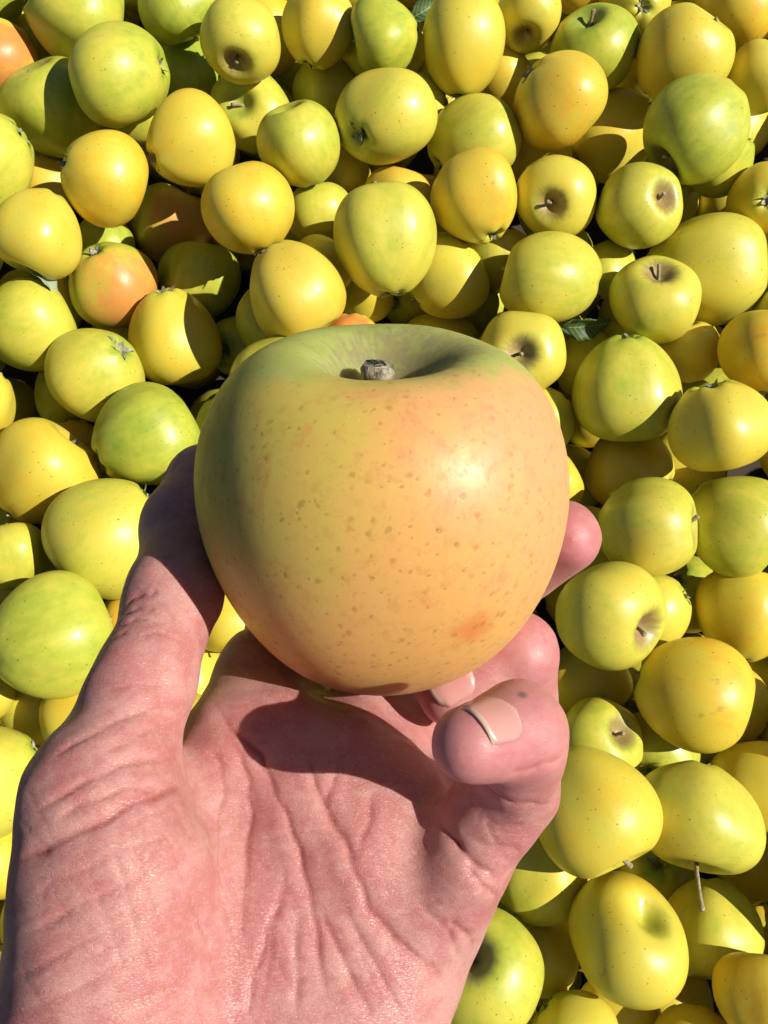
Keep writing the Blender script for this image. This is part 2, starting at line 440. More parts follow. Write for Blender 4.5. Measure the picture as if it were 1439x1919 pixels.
def calyx_mesh(name, seed):
    rg = random.Random(seed)
    vs, fs = [], []
    for k in range(5):
        a = 2 * math.pi * k / 5 + rg.uniform(-0.25, 0.25)
        L = rg.uniform(0.16, 0.27); curl = rg.uniform(0.2, 1.5); lean = rg.uniform(0.1, 0.8)
        tw = rg.uniform(-0.5, 0.5)
        b0 = len(vs)
        e, z, dirv = 0.045, 0.0, lean
        N = 6
        for i in range(N + 1):
            s = i / N
            w = 0.048 * (1 - s) ** 0.7 * (0.8 + 0.5 * math.sin(s * 3)) + 0.004
            for side in (-1, 0, 1):
                x, y = e, side * w
                zz = z + abs(side) * w * 0.45
                vs.append((x * math.cos(a) - (y + tw * s * 0.05) * math.sin(a), x * math.sin(a) + (y + tw * s * 0.05) * math.cos(a), -zz))
            e += L / N * math.sin(dirv); z += L / N * math.cos(dirv); dirv += curl / N
        for i in range(N):
            for s in range(2):
                q = b0 + i * 3 + s
                fs.append((q, q + 1, q + 4, q + 3))
    # withered stamens in the middle
    for k in range(5):
        a = rg.uniform(0, 6.28); r = rg.uniform(0.0, 0.03); b0 = len(vs)
        hx, hy = r * math.cos(a), r * math.sin(a)
        for (dx, dy, dz) in ((0.012, 0, 0), (-0.006, 0.01, 0), (-0.006, -0.01, 0), (0.02 * rg.uniform(-1, 1), 0.02 * rg.uniform(-1, 1), -rg.uniform(0.08, 0.15))):
            vs.append((hx + dx, hy + dy, dz))
        fs += [(b0, b0 + 1, b0 + 3), (b0 + 1, b0 + 2, b0 + 3), (b0 + 2, b0, b0 + 3)]
    me = mesh_from(name, vs, fs, M_CALYX)
    return me

SHAPES = []
for sd, kw in enumerate([
        dict(h=0.92, cone=0.05, lobe=0.028, lump=0.030),
        dict(h=0.90, cone=0.09, lobe=0.045, lump=0.042, stem_w=0.30),
        dict(h=0.96, cone=0.07, lobe=0.018, lump=0.026),
        dict(h=0.94, cone=0.13, lobe=0.050, lump=0.046, cal_d=0.26),
        dict(h=0.88, cone=0.04, lobe=0.035, lump=0.040, stem_d=0.40),
        dict(h=0.98, cone=0.15, lobe=0.040, lump=0.042),
        dict(h=0.93, cone=0.08, lobe=0.025, lump=0.060),
        dict(h=0.91, cone=0.06, lobe=0.055, lump=0.036, cal_w=0.25, cal_d=0.27),
        dict(h=0.95, cone=0.17, lobe=0.030, lump=0.034),
        dict(h=0.90, cone=0.02, lobe=0.022, lump=0.052, power=0.93),
        dict(h=0.97, cone=0.10, lobe=0.048, lump=0.030, power=0.95),
        dict(h=0.93, cone=0.12, lobe=0.020, lump=0.048, crest=0.02)]):
    kw['cone'] += 0.035
    SHAPES.append(apple_mesh('apple_skin', M_PILE, 40 + sd, **kw))
STEMS = []
rs = random.Random(5)
for k in range(4):
    b = rs.uniform(-0.12, 0.12); c = rs.uniform(-0.12, 0.12); L = (0.20, 0.30, 0.25, 0.34)[k]
    STEMS.append(tube_mesh('stem', [(0, 0, -0.08), (b * 0.2, c * 0.2, L * 0.3), (b * 0.6, c * 0.6, L * 0.65), (b, c, L * 0.93), (b * 1.05, c * 1.05, L)],
                           [0.046, 0.040, 0.038, 0.052, 0.042], M_STEM, 8, 0.12, k))
LONG_STEM = tube_mesh('stem', [(0, 0, -0.08), (0.02, 0.0, 0.3), (0.05, 0.03, 0.55), (0.10, 0.03, 0.80), (0.105, 0.03, 0.86), (0.12, 0.04, 0.90)],
                      [0.045, 0.034, 0.032, 0.036, 0.055, 0.042], M_STEM, 8, 0.14, 9)
CALYX = [calyx_mesh('calyx', 70 + k) for k in range(4)]

GROUP = 'apples heaped in the bin'
def make_apple(c, R, axis, side, shape, h, hue, blush, russ, label, stem=True, rnd=None, group=GROUP, long_stem=False):
    rnd = rnd or random
    me, zs, zc = SHAPES[shape]
    o = link(bpy.data.objects.new('apple', me))
    z = axis.normalized()
    x = (side - z * side.dot(z))
    x = x.normalized() if x.length > 1e-3 else z.orthogonal().normalized()
    y = z.cross(x)
    rot = Matrix((x, y, z)).transposed().to_4x4()
    k = h ** (-1 / 3)
    o.matrix_world = Matrix.Translation(c) @ rot @ Matrix.Diagonal((R * k, R * k, R * k * h, 1))
    o.color = (hue, blush, russ, 1)
    o['label'] = label; o['category'] = 'apple'; o['group'] = group
    if stem:
        s = link(bpy.data.objects.new('stem', LONG_STEM if long_stem else STEMS[rnd.randrange(4)]), o)
        s.location = (0, 0, zs); s.rotation_euler = (rnd.uniform(-.2, .2), rnd.uniform(-.2, .2), rnd.uniform(0, 6.28))
    q = link(bpy.data.objects.new('calyx', CALYX[rnd.randrange(4)]), o)
    q.location = (0, 0, zc - 0.005); q.rotation_euler = (0, 0, rnd.uniform(0, 6.28)); q.scale = (1.4, 1.4, 1.3)
    return o

# x, y, r (pixels of the photograph), layer 0 top .. 3 deep, end shown (S stem, C calyx, N none), end x, end y, length/width, hue 0 green..1 gold, blush, russet, label
N, S, C = 'N', 'S', 'C'
PILE = [
 (140, 22, 100, 1, N, 260, 60, 0.95, .35, 0, .2, 'large yellow-green apple cut by the top edge, second from the top-left corner'),
 (0, 108, 72, 2, N, 40, 90, 1.0, .75, .9, .2, 'orange-blushed apple at the left edge near the top-left corner'),
 (-16, -22, 66, 2, N, -20, -20, 1.0, .3, 0, .2, 'sliver of green apple in the very top-left corner'),
 (226, 142, 99, 0, C, 312, 122, 0.96, .33, 0, .2, 'big yellow-green apple at upper left with its calyx on the right side'),
 (103, 205, 90, 1, S, 72, 135, 1.0, .28, 0, .5, 'pale green apple half in shadow, left of the big apple at upper left'),
 (335, 2, 77, 1, N, 300, -80, 1.0, .22, 0, .2, 'smooth green apple cut by the top edge, left of the brown-stemmed apple'),
 (452, 72, 78, 0, S, 440, 106, 1.06, .5, 0, 1, 'yellow apple near the top with brown russet round a stem facing the viewer'),
 (350, 140, 78, 3, N, 330, 60, 1.0, .1, 0, .2, 'deep green shaded apple behind the big yellow-green apple at upper left'),
 (472, 212, 75, 1, S, 454, 196, 0.95, .42, 0, .3, 'pale yellow apple with hollow green stem bowl, below the brown-stemmed apple'),
 (597, 52, 72, 0, C, 573, 128, 1.16, .68, .1, .2, 'long yellow apple at the top edge with brownish lower end beside pale green one'),
 (720, 67, 71, 0, N, 800, 55, 0.95, .25, 0, .2, 'small pale green apple near the middle of the top edge'),
 (869, 82, 85, 0, C, 866, 166, 1.24, .66, 0, .2, 'long upright yellow apple near the top edge with calyx at its lower end'),
 (990, 28, 66, 1, S, 988, 58, 1.0, .55, .1, .9, 'olive-yellow apple at the top edge with russet stem bowl facing down'),
 (1115, 95, 82, 0, S, 1100, 48, 1.0, .22, 0, .3, 'green apple at upper right with a short curved stem on top'),
 (1192, 4, 64, 2, C, 1205, 10, 1.0, .62, .2, .6, 'pale knobbly apple piece at the top edge between green and yellow apples'),
 (1281, 108, 91, 0, N, 1225, 195, 1.08, .68, 0, .2, 'smooth plain yellow apple near the top-right corner, above the olive-green one'),
 (1392, 2, 85, 1, N, 1440, -80, 1.0, .80, 0, .2, 'golden yellow apple cut by the top edge in the top-right corner'),
 (1422, 150, 65, 1, N, 1380, 210, 1.0, .6, .15, .2, 'pale yellow apple at the right edge, second down from the top-right corner'),
 (1048, 188, 93, 0, C, 978, 130, 0.97, .78, .25, .2, 'peachy golden apple at upper right with dark calyx on its upper left'),
 (940, 148, 64, 2, N, 1000, 90, 1.0, .72, 0, .2, 'half-shaded yellow apple right of the long upright yellow apple'),
 (1145, 250, 82, 1, N, 1215, 190, 1.08, .66, 0, .2, 'yellow apple with its lower half in shadow, left of the olive-green apple'),
 (1307, 240, 96, 0, S, 1262, 286, 1.05, .26, 0, .7, 'olive-green speckled apple at upper right with stem bowl at lower left'),
 (1342, 292, 74, 1, N, 1290, 330, 1.0, .38, 0, .2, 'green apple half hidden under the olive-green speckled apple'),
 (720, 220, 91, 0, C, 672, 252, 0.98, .58, 0, .2, 'round yellow apple at upper centre with calyx at its lower left'),
 (612, 168, 65, 1, N, 600, 100, 1.0, .45, 0, .2, 'pale apple with shaded lower half, left of the round yellow upper-centre apple'),
 (562, 270, 82, 0, S, 538, 205, 1.1, .40, 0, .3, 'green-yellow apple with upright stem on top, left of the round yellow apple'),
 (786, 206, 62, 2, C, 845, 192, 1.0, .48, 0, .2, 'pale wedge of apple right behind the round yellow upper-centre apple'),
 (887, 264, 86, 1, C, 808, 318, 1.1, .44, 0, .2, 'broad yellow-green apple with dark calyx at lower left, right of upper centre'),
 (894, 371, 87, 0, C, 926, 436, 1.05, .76, .15, .2, 'peachy yellow apple with spiky calyx facing down, right of upper centre'),
 (1043, 369, 75, 0, S, 1034, 380, 0.95, .52, 0, .9, 'yellow apple with round russet stem bowl facing the viewer'),
 (1194, 388, 79, 0, S, 1234, 373, 1.05, .42, 0, 1, 'pale green apple with a bruised brown ring round its stem'),
 (1247, 378, 62, 2, N, 1300, 340, 1.0, .48, 0, .2, 'small yellow-green lobe peeking out behind the bruised pale green apple'),
 (1440, 382, 76, 1, C, 1439, 375, 1.0, .72, 0, .2, 'golden apple cut by the right edge, right of the bruised apple'),
 (355, 267, 84, 0, C, 290, 293, 1.06, .72, 0, .2, 'bright yellow apple at upper left with star-shaped calyx at its left end'),
 (196, 334, 86, 0, C, 112, 298, 0.98, .80, 0, .2, 'golden round apple at upper left with calyx on its left rim'),
 (-28, 300, 92, 0, C, 48, 250, 1.0, .42, 0, .2, 'yellow-green apple cut by the left edge, left of the golden round apple'),
 (95, 350, 62, 2, N, 100, 290, 1.0, .72, .3, .2, 'little yellow patch of apple under the golden round apple'),
 (72, 437, 83, 0, S, 38, 508, 1.0, .66, .1, .2, 'yellow apple at the left edge with its stem end turned down'),
 (322, 424, 76, 1, N, 290, 500, 1.02, .40, .7, .2, 'apple green above and orange below, right half in shadow, at upper left'),
 (198, 455, 58, 3, N, 190, 400, 1.0, .30, 0, .2, 'green shaded apple under the golden round apple'),
 (466, 391, 91, 0, C, 497, 476, 1.06, .76, 0, .2, 'glossy golden apple left of centre with dark calyx at its lower right'),
 (600, 402, 64, 2, N, 590, 340, 1.0, .42, 0, .2, 'pale green apple half in shadow left of the tall central apple'),
 (745, 372, 66, 2, N, 760, 300, 1.0, .74, .5, .2, 'orange-yellow apple mostly hidden behind the tall central apple'),
 (722, 450, 100, 0, C, 736, 556, 1.12, .48, 0, .2, 'tall yellow-green apple just above the held apple, calyx at the bottom'),
 (553, 547, 97, 0, N, 498, 460, 1.06, .70, .25, .2, 'peachy yellow apple touching the upper left of the held apple'),
 (604, 503, 62, 1, N, 640, 450, 1.0, .45, 0, .2, 'green-yellow apple tucked behind the peachy apple above the held apple'),
 (836, 521, 79, 1, N, 900, 470, 1.0, .55, 0, .2, 'shiny yellow-green apple above the held apple, right of the tall one'),
 (686, 545, 62, 2, N, 740, 540, 1.0, .68, 0, .2, 'yellow apple in the gap under the tall central apple'),
 (660, 652, 66, 2, N, 660, 580, 1.0, .8, 1, .2, 'small orange patch of apple at the top rim of the held apple'),
 (825, 652, 70, 2, N, 830, 560, 1.0, .55, 0, .2, 'yellow-green apple just showing over the top of the held apple'),
 (1031, 522, 97, 0, N, 1140, 540, 1.12, .42, 0, .2, 'broad plain yellow-green apple right of the shiny one, above the held apple'),
 (1140, 508, 58, 2, N, 1150, 450, 1.0, .36, 0, .2, 'green half-shaded apple behind the broad plain yellow-green apple'),
 (1322, 505, 107, 0, N, 1440, 490, 1.14, .50, 0, .2, 'large wide yellow-green apple at the right, below the bruised apple'),
 (1226, 568, 83, 0, S, 1231, 522, 1.0, .52, 0, 1, 'olive-yellow apple with stem standing in a brown bowl, at the right'),
 (978, 664, 82, 0, S, 975, 662, 1.0, .56, 0, .9, 'yellow apple with brown patch touching the upper right of the held apple'),
 (1106, 682, 66, 2, N, 1090, 620, 1.0, .55, 0, .2, 'shaded apple under the green leaf at the right of the held apple'),
 (1292, 660, 58, 1, S, 1282, 612, 1.05, .64, .1, .3, 'small bright yellow apple below the olive-yellow stemmed apple'),
 (1440, 658, 92, 0, N, 1439, 560, 1.0, .82, .1, .2, 'golden apple cut by the right edge at mid-upper height'),
 (1175, 728, 102, 0, C, 1172, 632, 1.02, .47, 0, .2, 'large round yellow-green apple with a dent, calyx on top, right of the held apple'),
 (1347, 798, 97, 0, C, 1328, 708, 0.96, .68, 0, .2, 'large yellow apple near the right edge with calyx on top'),
 (1180, 882, 82, 1, C, 1258, 908, 1.10, .72, 0, .2, 'low wide golden apple below the dented apple, right of the held apple'),
 (1020, 785, 62, 2, N, 1060, 740, 1.0, .6, 0, .2, 'dim yellow apple squeezed against the right side of the held apple'),
 (1036, 906, 62, 2, N, 1080, 880, 1.0, .70, 0, .2, 'small yellow patch just above the fingertip right of the held apple'),
 (1214, 990, 97, 0, S, 1310, 985, 1.10, .52, .25, .5, 'apple lying on its side with stem end right, beside the middle fingertip'),
 (1378, 982, 96, 1, N, 1300, 930, 1.10, .36, 0, .2, 'green apple with shaded right end at the right edge'),
 (1142, 1152, 106, 0, S, 1204, 1178, 1.02, .50, .1, 1, 'yellow-green apple with frayed russet stem bowl, just below the middle fingertip'),
 (1222, 1142, 73, 1, C, 1290, 1110, 1.0, .52, 0, .2, 'pale lobed yellow apple half behind the apple with frayed stem bowl'),
 (1392, 1152, 90, 2, N, 1400, 1050, 1.0, .74, 0, .2, 'dusky golden apple in shade at the right edge, middle height'),
 (1300, 1299, 108, 0, N, 1400, 1330, 1.08, .80, 0, .2, 'big golden yellow apple at the lower right with a bright highlight'),
 (1098, 1276, 80, 1, N, 1070, 1200, 1.0, .64, 0, .2, 'yellow apple with shaded top right of the ring finger'),
 (1118, 1393, 82, 1, S, 1156, 1376, 1.0, .44, 0, .9, 'yellow-green apple with small russet stem bowl, right of the curled little finger'),
 (1108, 1516, 116, -1, N, 1060, 1420, 1.14, .70, 0, .2, 'big smooth yellow apple touching the outline of the little finger'),
 (1309, 1532, 114, 0, S, 1292, 1630, 0.96, .46, 0, .5, 'large yellow-green apple at lower right with a long stem hanging down'),
 (1426, 1475, 92, 2, N, 1430, 1380, 1.0, .72, 0, .2, 'dark shaded golden apple at the right edge beside the long-stemmed apple'),
 (1330, 1742, 98, 2, N, 1340, 1640, 1.0, .48, 0, .2, 'dim shaded apple under the long stem at the lower right'),
 (1174, 1761, 116, 0, S, 1212, 1724, 0.98, .68, 0, .1, 'glossy golden apple at the bottom right with green stemless bowl'),
 (1008, 1640, 90, 1, N, 1060, 1570, 1.08, .54, 0, .2, 'pale yellow apple beside the outer edge of the palm'),
 (908, 1822, 114, 0, S, 888, 1800, 1.0, .38, 0, .9, 'speckled green apple with dark stem bowl by the heel of the hand, bottom edge'),
 (1006, 1785, 80, 2, N, 1040, 1720, 1.0, .60, 0, .2, 'shaded yellow apple between the speckled green and glossy golden apples'),
 (1076, 1942, 86, 1, C, 1012, 1882, 1.0, .48, 0, .2, 'yellow-green apple cut by the bottom edge right of the speckled green one'),
 (1160, 1895, 78, 2, N, 1180, 1830, 1.0, .66, 0, .2, 'dim yellow apple under the glossy golden apple at the bottom edge'),
 (1432, 1872, 92, 0, N, 1439, 1800, 1.0, .80, 0, .2, 'golden apple in the bottom-right corner'),
 (1300, 1966, 86, 2, N, 1300, 1880, 1.0, .70, 0, .2, 'dark golden sliver of apple at the bottom edge near the right corner'),
 (56, 611, 88, 0, N, 130, 580, 0.96, .42, 0, .2, 'pale yellow-green apple at the left edge below the curled leaf'),
 (209, 532, 82, 1, C, 182, 475, 1.0, .42, .85, .2, 'orange-cheeked green apple with calyx on top, left of the held apple'),
 (375, 528, 80, 1, N, 390, 450, 1.0, .24, 0, .2, 'green apple with shaded lower right, behind the oval yellow apple'),
 (327, 631, 88, 0, C, 309, 541, 1.08, .72, 0, .2, 'oval yellow apple with spiky calyx on top, upper left of the held apple'),
 (184, 698, 90, 0, C, 225, 655, 0.98, .46, .1, .2, 'green-yellow apple with spiky calyx on the right, near the left edge'),
 (452, 652, 62, 1, C, 418, 654, 1.0, .24, 0, .2, 'green apple with dark calyx between the oval apple and the held apple'),
 (-40, 752, 73, 1, N, 0, 700, 1.0, .60, 0, .2, 'yellow sliver of apple at the left edge, mid-height'),
 (130, 735, 66, 2, N, 100, 690, 1.0, .35, 0, .2, 'shaded green apple behind the green-yellow calyx apple at the left'),
 (140, 846, 66, 2, N, 130, 780, 1.0, .88, .4, .2, 'small orange-yellow patch behind the stemmed golden apple at the left'),
 (80, 888, 99, 0, S, 122, 832, 1.0, .72, .1, .4, 'golden yellow apple with a slanting stem at the left edge'),
 (274, 820, 103, 0, N, 370, 770, 1.04, .22, 0, .2, 'mottled green apple directly behind the tip of the thumb'),
 (428, 802, 66, 2, N, 400, 740, 1.0, .40, 0, .2, 'pale sliver of apple against the upper left of the held apple'),
 (205, 1005, 118, 0, C, 288, 915, 1.02, .48, 0, .2, 'big yellow-green apple left of the thumb with calyx near the thumb'),
 (22, 1042, 68, 1, N, 10, 980, 1.0, .45, 0, .2, 'yellow-green apple at the left edge, its right side in shadow'),
 (97, 1192, 116, 0, N, 200, 1150, 1.0, .30, 0, .2, 'speckled green apple with a dark round shadow, left of the thumb base'),
 (-52, 1295, 70, 1, N, -20, 1250, 1.0, .55, 0, .2, 'thin yellow sliver at the left edge below the speckled green apple'),
 (82, 1322, 78, 2, N, 60, 1380, 1.0, .52, 0, .2, 'yellow-green apple under the speckled green apple beside the thumb'),
 (-20, 1460, 106, 0, C, 78, 1388, 1.0, .46, 0, .2, 'yellow-green apple cut by the left edge beside the ball of the thumb'),
 (-8, 1602, 76, 1, N, 30, 1540, 1.0, .78, 0, .2, 'golden strip of apple at the left edge, lowest beside the hand'),
 (250, 1166, 68, 2, N, 220, 1120, 1.0, .88, .4, .2, 'tiny orange-yellow patch of apple left of the thumb knuckle'),
 (432, 1160, 72, 1, N, 430, 1090, 1.0, .66, 0, .2, 'yellow apple seen in the gap between thumb and held apple'),
 (765, 1345, 78, 1, N, 760, 1280, 1.0, .55, 0, .2, 'apple glimpsed through the gap under the held apple among the fingers'),
 (635, 326, 62, 3, N, 670, 300, 1.0, .66, 0, .2, 'dark apple with a lit crescent left of the tall central apple'),
 (1008, 290, 62, 3, N, 1010, 260, 1.0, .74, 0, .2, 'shaded golden apple below the peachy apple with dark calyx'),
 (935, 488, 62, 3, N, 930, 440, 1.0, .5, 0, .2, 'shaded apple below the spiky calyx of the peachy yellow apple'),
 (668, -30, 62, 2, N, 670, -40, 1.0, .55, 0, .2, 'small yellow-green piece at the top edge left of the pale green apple'),
 (1082, -36, 62, 2, N, 1080, -40, 1.0, .85, .3, .2, 'small orange-yellow piece at the top edge above the green stemmed apple'),
 (250, 208, 62, 3, N, 260, 200, 1.0, .4, 0, .2, 'pale green sliver under the big apple at upper left'),
]

rnd = random.Random(11)
P = []
for row in PILE:
    x, y, r, lay = row[:4]
    d = pile_depth(x, y) + lay * 0.018 + rnd.uniform(-0.004, 0.004)
    P.append([x, y, r, d, lay])
def cpos(p):
    d = p[3]
    return np.array([(p[0] - IW / 2) / F * d, (p[1] - IH / 2) / F * d, d])
for it in range(160):
    moved = 0
    for i in range(len(P)):
        for j in range(i + 1, len(P)):
            a, b = P[i], P[j]
            if abs(a[0] - b[0]) > 260 or abs(a[1] - b[1]) > 260: continue
            need = 0.955 * (a[2] * a[3] + b[2] * b[3]) / F
            dist = float(np.linalg.norm(cpos(a) - cpos(b)))
            if dist < need:
                f, bk = (a, b) if (a[3] + 0.004 * a[4] < b[3] + 0.004 * b[4]) else (b, a)
                e = min(0.0015, (need - dist) * 0.5)
                bk[3] += e
                if f[3] > 0.50: f[3] -= e * 0.35
                moved += 1
    if not moved: break
for row, p in zip(PILE, P):
    x, y, r, lay, end, ex, ey, h, hue, blush, russ, label = row
    c = at(x, y, p[3]); R = r * p[3] / F
    to_cam = (CP - c).normalized()
    right = cam_vec((1, 0, 0)); right = (right - to_cam * right.dot(to_cam)).normalized()
    up = to_cam.cross(right)
    ox, oy = (ex - x) / r, -(ey - y) / r
    L = math.hypot(ox, oy)
    if end == N:
        if L < 1e-3: ox, L = 1.0, 1.0
        zc = -0.10
        s = math.sqrt(1 - zc * zc) / L
        dv = right * ox * s + up * oy * s + to_cam * zc
        axis = dv if rnd.random() < .5 else -dv
    else:
        q = 0.86 if end == C else 0.72
        ox, oy = ox / (q * h ** .67), oy / (q * h ** .67); L = math.hypot(ox, oy)
        if L > 0.985: ox, oy = ox / L * 0.985, oy / L * 0.985
        zc = math.sqrt(max(0, 1 - ox * ox - oy * oy))
        dv = right * ox + up * oy + to_cam * zc
        axis = dv if end == S else -dv
    side = to_cam + right * rnd.uniform(-.2, .7) + up * rnd.uniform(-.7, .2)
    nostem = 'stemless' in label
    k = rnd.randrange(12)
    make_apple(c, R, axis, side, k, h / 0.97, min(1, max(0, hue + rnd.uniform(-.04, .04))), blush if blush > .5 else blush * .45, russ, label,
               stem=not nostem, rnd=rnd, long_stem='long stem hanging' in label)

# fruit lower down, seen only as shaded scraps in the gaps
PC = np.array([cpos(p) for p in P]); PR = np.array([p[2] * p[3] / F for p in P])
fill = 0
for tries in range(9000):
    if fill >= 186: break
    x, y = rnd.uniform(-130, 1580), rnd.uniform(-110, 2040)
    R = rnd.uniform(0.030, 0.036)
    hid = ((x - 716) / 330) ** 2 + ((y - 960) / 320) ** 2 < 1 or (y > 1330 and 60 < x < 860 - 0.25 * (y - 1330)) or x < -70 or x > 1510 or y < -70 or y > 1990
    d = pile_depth(x, y) + (0.006 if hid else 0.035)
    ok = False
    while d < pile_depth(x, y) + 0.12:
        c = np.array([(x - IW / 2) / F * d, (y - IH / 2) / F * d, d])
        if (np.linalg.norm(PC - c, axis=1) > 0.93 * (PR + R)).all():
            ok = True; break
        d += 0.006
    if not ok: continue
    PC = np.vstack([PC, c]); PR = np.append(PR, R); fill += 1
    ax = Vector((rnd.gauss(0, 1), rnd.gauss(0, 1), rnd.gauss(0, 1)))
    make_apple(at(x, y, d), R, ax, Vector((0, 0, 1)), rnd.randrange(12), rnd.uniform(.95, 1.08), rnd.uniform(.25, .8), 0, .2,
               label=               'shaded apple showing only as a scrap deep in a gap of the heap', rnd=rnd, group='shaded apples deep in the heap')
print('fill', fill)
def mat_heap():
    t = NT('heap_skin')
    p = t.v('SCALE', t.obj(), s=30.0)
    tint = t.n('ShaderNodeAttribute', attribute_name='tint').outputs['Fac']
    n = t.noise(p, 1.2, 3)
    h = t.m('ADD', tint, t.m('MULTIPLY', t.m('SUBTRACT', n, 0.5), 0.6))
    t.bsdf(Base_Color=t.ramp(h, PILE_RAMP), Roughness=0.36)
    return t.mat
low, _z, _c = apple_mesh('heap_apple', None, 3, nu=22, nv=16, lobe=0.03, lump=0.03)
lv = np.array([v.co for v in low.vertices]); lf = [tuple(q.vertices) for q in low.polygons]
HV, HF, HT = [], [], []
cnt = 0
for tries in range(16000):
    if cnt >= 420: break
    x, y = rnd.uniform(-650, 2250), rnd.uniform(-560, 2500)
    inside = -130 < x < 1580 and -110 < y < 2040
    R = rnd.uniform(0.031, 0.036)
    d = pile_depth(x, y) + (0.060 if inside else 0.004)
    ok = False
    while d < pile_depth(x, y) + (0.15 if inside else 0.10):
        c = np.array([(x - IW / 2) / F * d, (y - IH / 2) / F * d, d])
        if (np.linalg.norm(PC - c, axis=1) > 0.93 * (PR + R)).all():
            ok = True; break
        d += 0.008
    if not ok: continue
    PC = np.vstack([PC, c]); PR = np.append(PR, R); cnt += 1
    m3 = np.array(Euler((rnd.uniform(0, 6.28), rnd.uniform(0, 6.28), rnd.uniform(0, 6.28))).to_matrix())
    o0 = len(HV) * len(lv)
    HV.append(lv @ m3.T * R + np.array(at(x, y, d)))
    HF += [tuple(i + o0 for i in f_) for f_ in lf]
    HT += [rnd.uniform(.25, .8)] * len(lv)
hp_me = mesh_from('apple_heap', np.concatenate(HV), HF, mat_heap())
ta_ = hp_me.attributes.new('tint', 'FLOAT', 'POINT'); ta_.data.foreach_set('value', np.array(HT, np.float32))
heap = link(bpy.data.objects.new('apple_heap', hp_me))
heap['kind'] = 'stuff'; heap['label'] = 'mass of shaded apples lying lowest in the heap'; heap['category'] = 'apples'
print('heap', cnt)

# ------------------------------------------------------------------ the held apple
HC = at(716.2, 945.4, 0.199)
HR = 0.0389
HAX = cam_vec((0.002, math.cos(0.459), math.sin(0.459))).normalized()
HX = cam_vec((1, 0, 0)); HX = (HX - HAX * HX.dot(HAX)).normalized()
HM = Matrix.Translation(HC) @ Matrix((HX, HAX.cross(HX), HAX)).transposed().to_4x4() @ Matrix.Scale(HR, 4)
hme, hzs, hzc = apple_mesh('held_apple_skin', M_HELD, 7, nu=200, nv=150, h=1.02, hb=1.044, cone=0.086, stem_d=0.594, stem_w=0.271, fexp=1.5, crest=0.010,
                           cal_d=0.2, cal_w=0.2, lobe=0.012, lump=0.009, shoulder=0.0, power=0.86)
held = link(bpy.data.objects.new('apple', hme))
held.matrix_world = HM
held['label'] = 'large peach and green apple held up in the hand in front of the pile'
held['category'] = 'apple'
L0 = 0.37
sp, sr = [], []
for i in range(15):
    u = i / 14
    sp.append((-0.05 + 0.03 * u, 0.0, hzs - 0.06 + (L0 + 0.06) * u)); sr.append(0.068 + 0.020 * u ** 2 + 0.004 * math.sin(i * 2.1))
sr[-1] = 0.074
sp.append((-0.02, 0, sp[-1][2] - 0.012)); sr.append(0.045)
sp.append((-0.02, 0, sp[-1][2] + 0.010)); sr.append(0.024)
hs = link(bpy.data.objects.new('stem', tube_mesh('held_stem', sp, sr, M_HSTEM, 26, 0.09, 3)), held)
hs['label'] = 'short thick grey bark-like stem cut off flat'
hq = link(bpy.data.objects.new('calyx', CALYX[1]), held)
hq.location = (0, 0, hzc - 0.005)
# ------------------------------------------------------------------ the hand (camera frame in millimetres: right, down, deep)
def hp(x, y, d):
    return np.array([(x - IW / 2) / F * d, (y - IH / 2) / F * d, d], dtype=np.float32)
def to_world(v):
    return CP + cam_vec((v[0] / 1000, -v[1] / 1000, -v[2] / 1000))
# joints: pixel x, y, depth mm, radius mm
J = dict(
    wrist_t=(170, 2230, 166, 17), wrist_i=(300, 2310, 172, 15), wrist_m=(380, 2330, 174, 15), wrist_r=(450, 2330, 174, 15), wrist_p=(520, 2300, 172, 15),
    th_mcp=(186, 1500, 171, 13.8), th_mid=(264, 1295, 182, 9.5), th_ip=(328, 1112, 197, 9.6), th_pad=(352, 985, 212, 9.8), th_tip=(382, 905, 219, 9.0),
    ix_mcp=(480, 1430, 197, 13.0), ix_pip=(548, 1150, 246, 10.5), ix_dip=(640, 1000, 258, 9), ix_tip=(740, 900, 258, 8.2),
    md_mcp=(630, 1450, 199, 12.5), md_pip=(760, 1225, 247, 10), md_dip=(945, 1088, 239, 9.2), md_tip=(1060, 1006, 222, 8.7),
    rg_mcp=(745, 1560, 192, 12.0), rg_pip=(972, 1440, 222, 9.4), rg_dip=(972, 1222, 207, 8.4), rg_tip=(842, 1300, 205, 7.4),
    pk_mcp=(800, 1700, 185, 10.6), pk_pip=(964, 1474, 174, 8.7), pk_dip=(970, 1372, 161, 8.7), pk_tip=(882, 1392, 151, 6.3),
)
JP = {k: hp(*v[:3]) for k, v in J.items()}
JR = {k: v[3] for k, v in J.items()}
def cone(G, a, b, ra, rb):
    ba = b - a
    pa = [G[i] - a[i] for i in range(3)]
    h = np.clip((pa[0] * ba[0] + pa[1] * ba[1] + pa[2] * ba[2]) / float(ba @ ba), 0, 1)
    q = (pa[0] - h * ba[0]) ** 2 + (pa[1] - h * ba[1]) ** 2 + (pa[2] - h * ba[2]) ** 2
    return np.sqrt(q) - (ra + (rb - ra) * h)
def ball(G, c, r, sc=(1, 1, 1)):
    q = sum(((G[i] - c[i]) / sc[i]) ** 2 for i in range(3))
    return (np.sqrt(q) - r) * min(sc)
def smin(a, b, k):
    h = np.clip(0.5 + 0.5 * (b - a) / k, 0, 1)
    return b + (a - b) * h - k * h * (1 - h)
def jc(G, a, b, ra=None, rb=None):
    return cone(G, JP[a], JP[b], ra or JR[a], rb or JR[b])
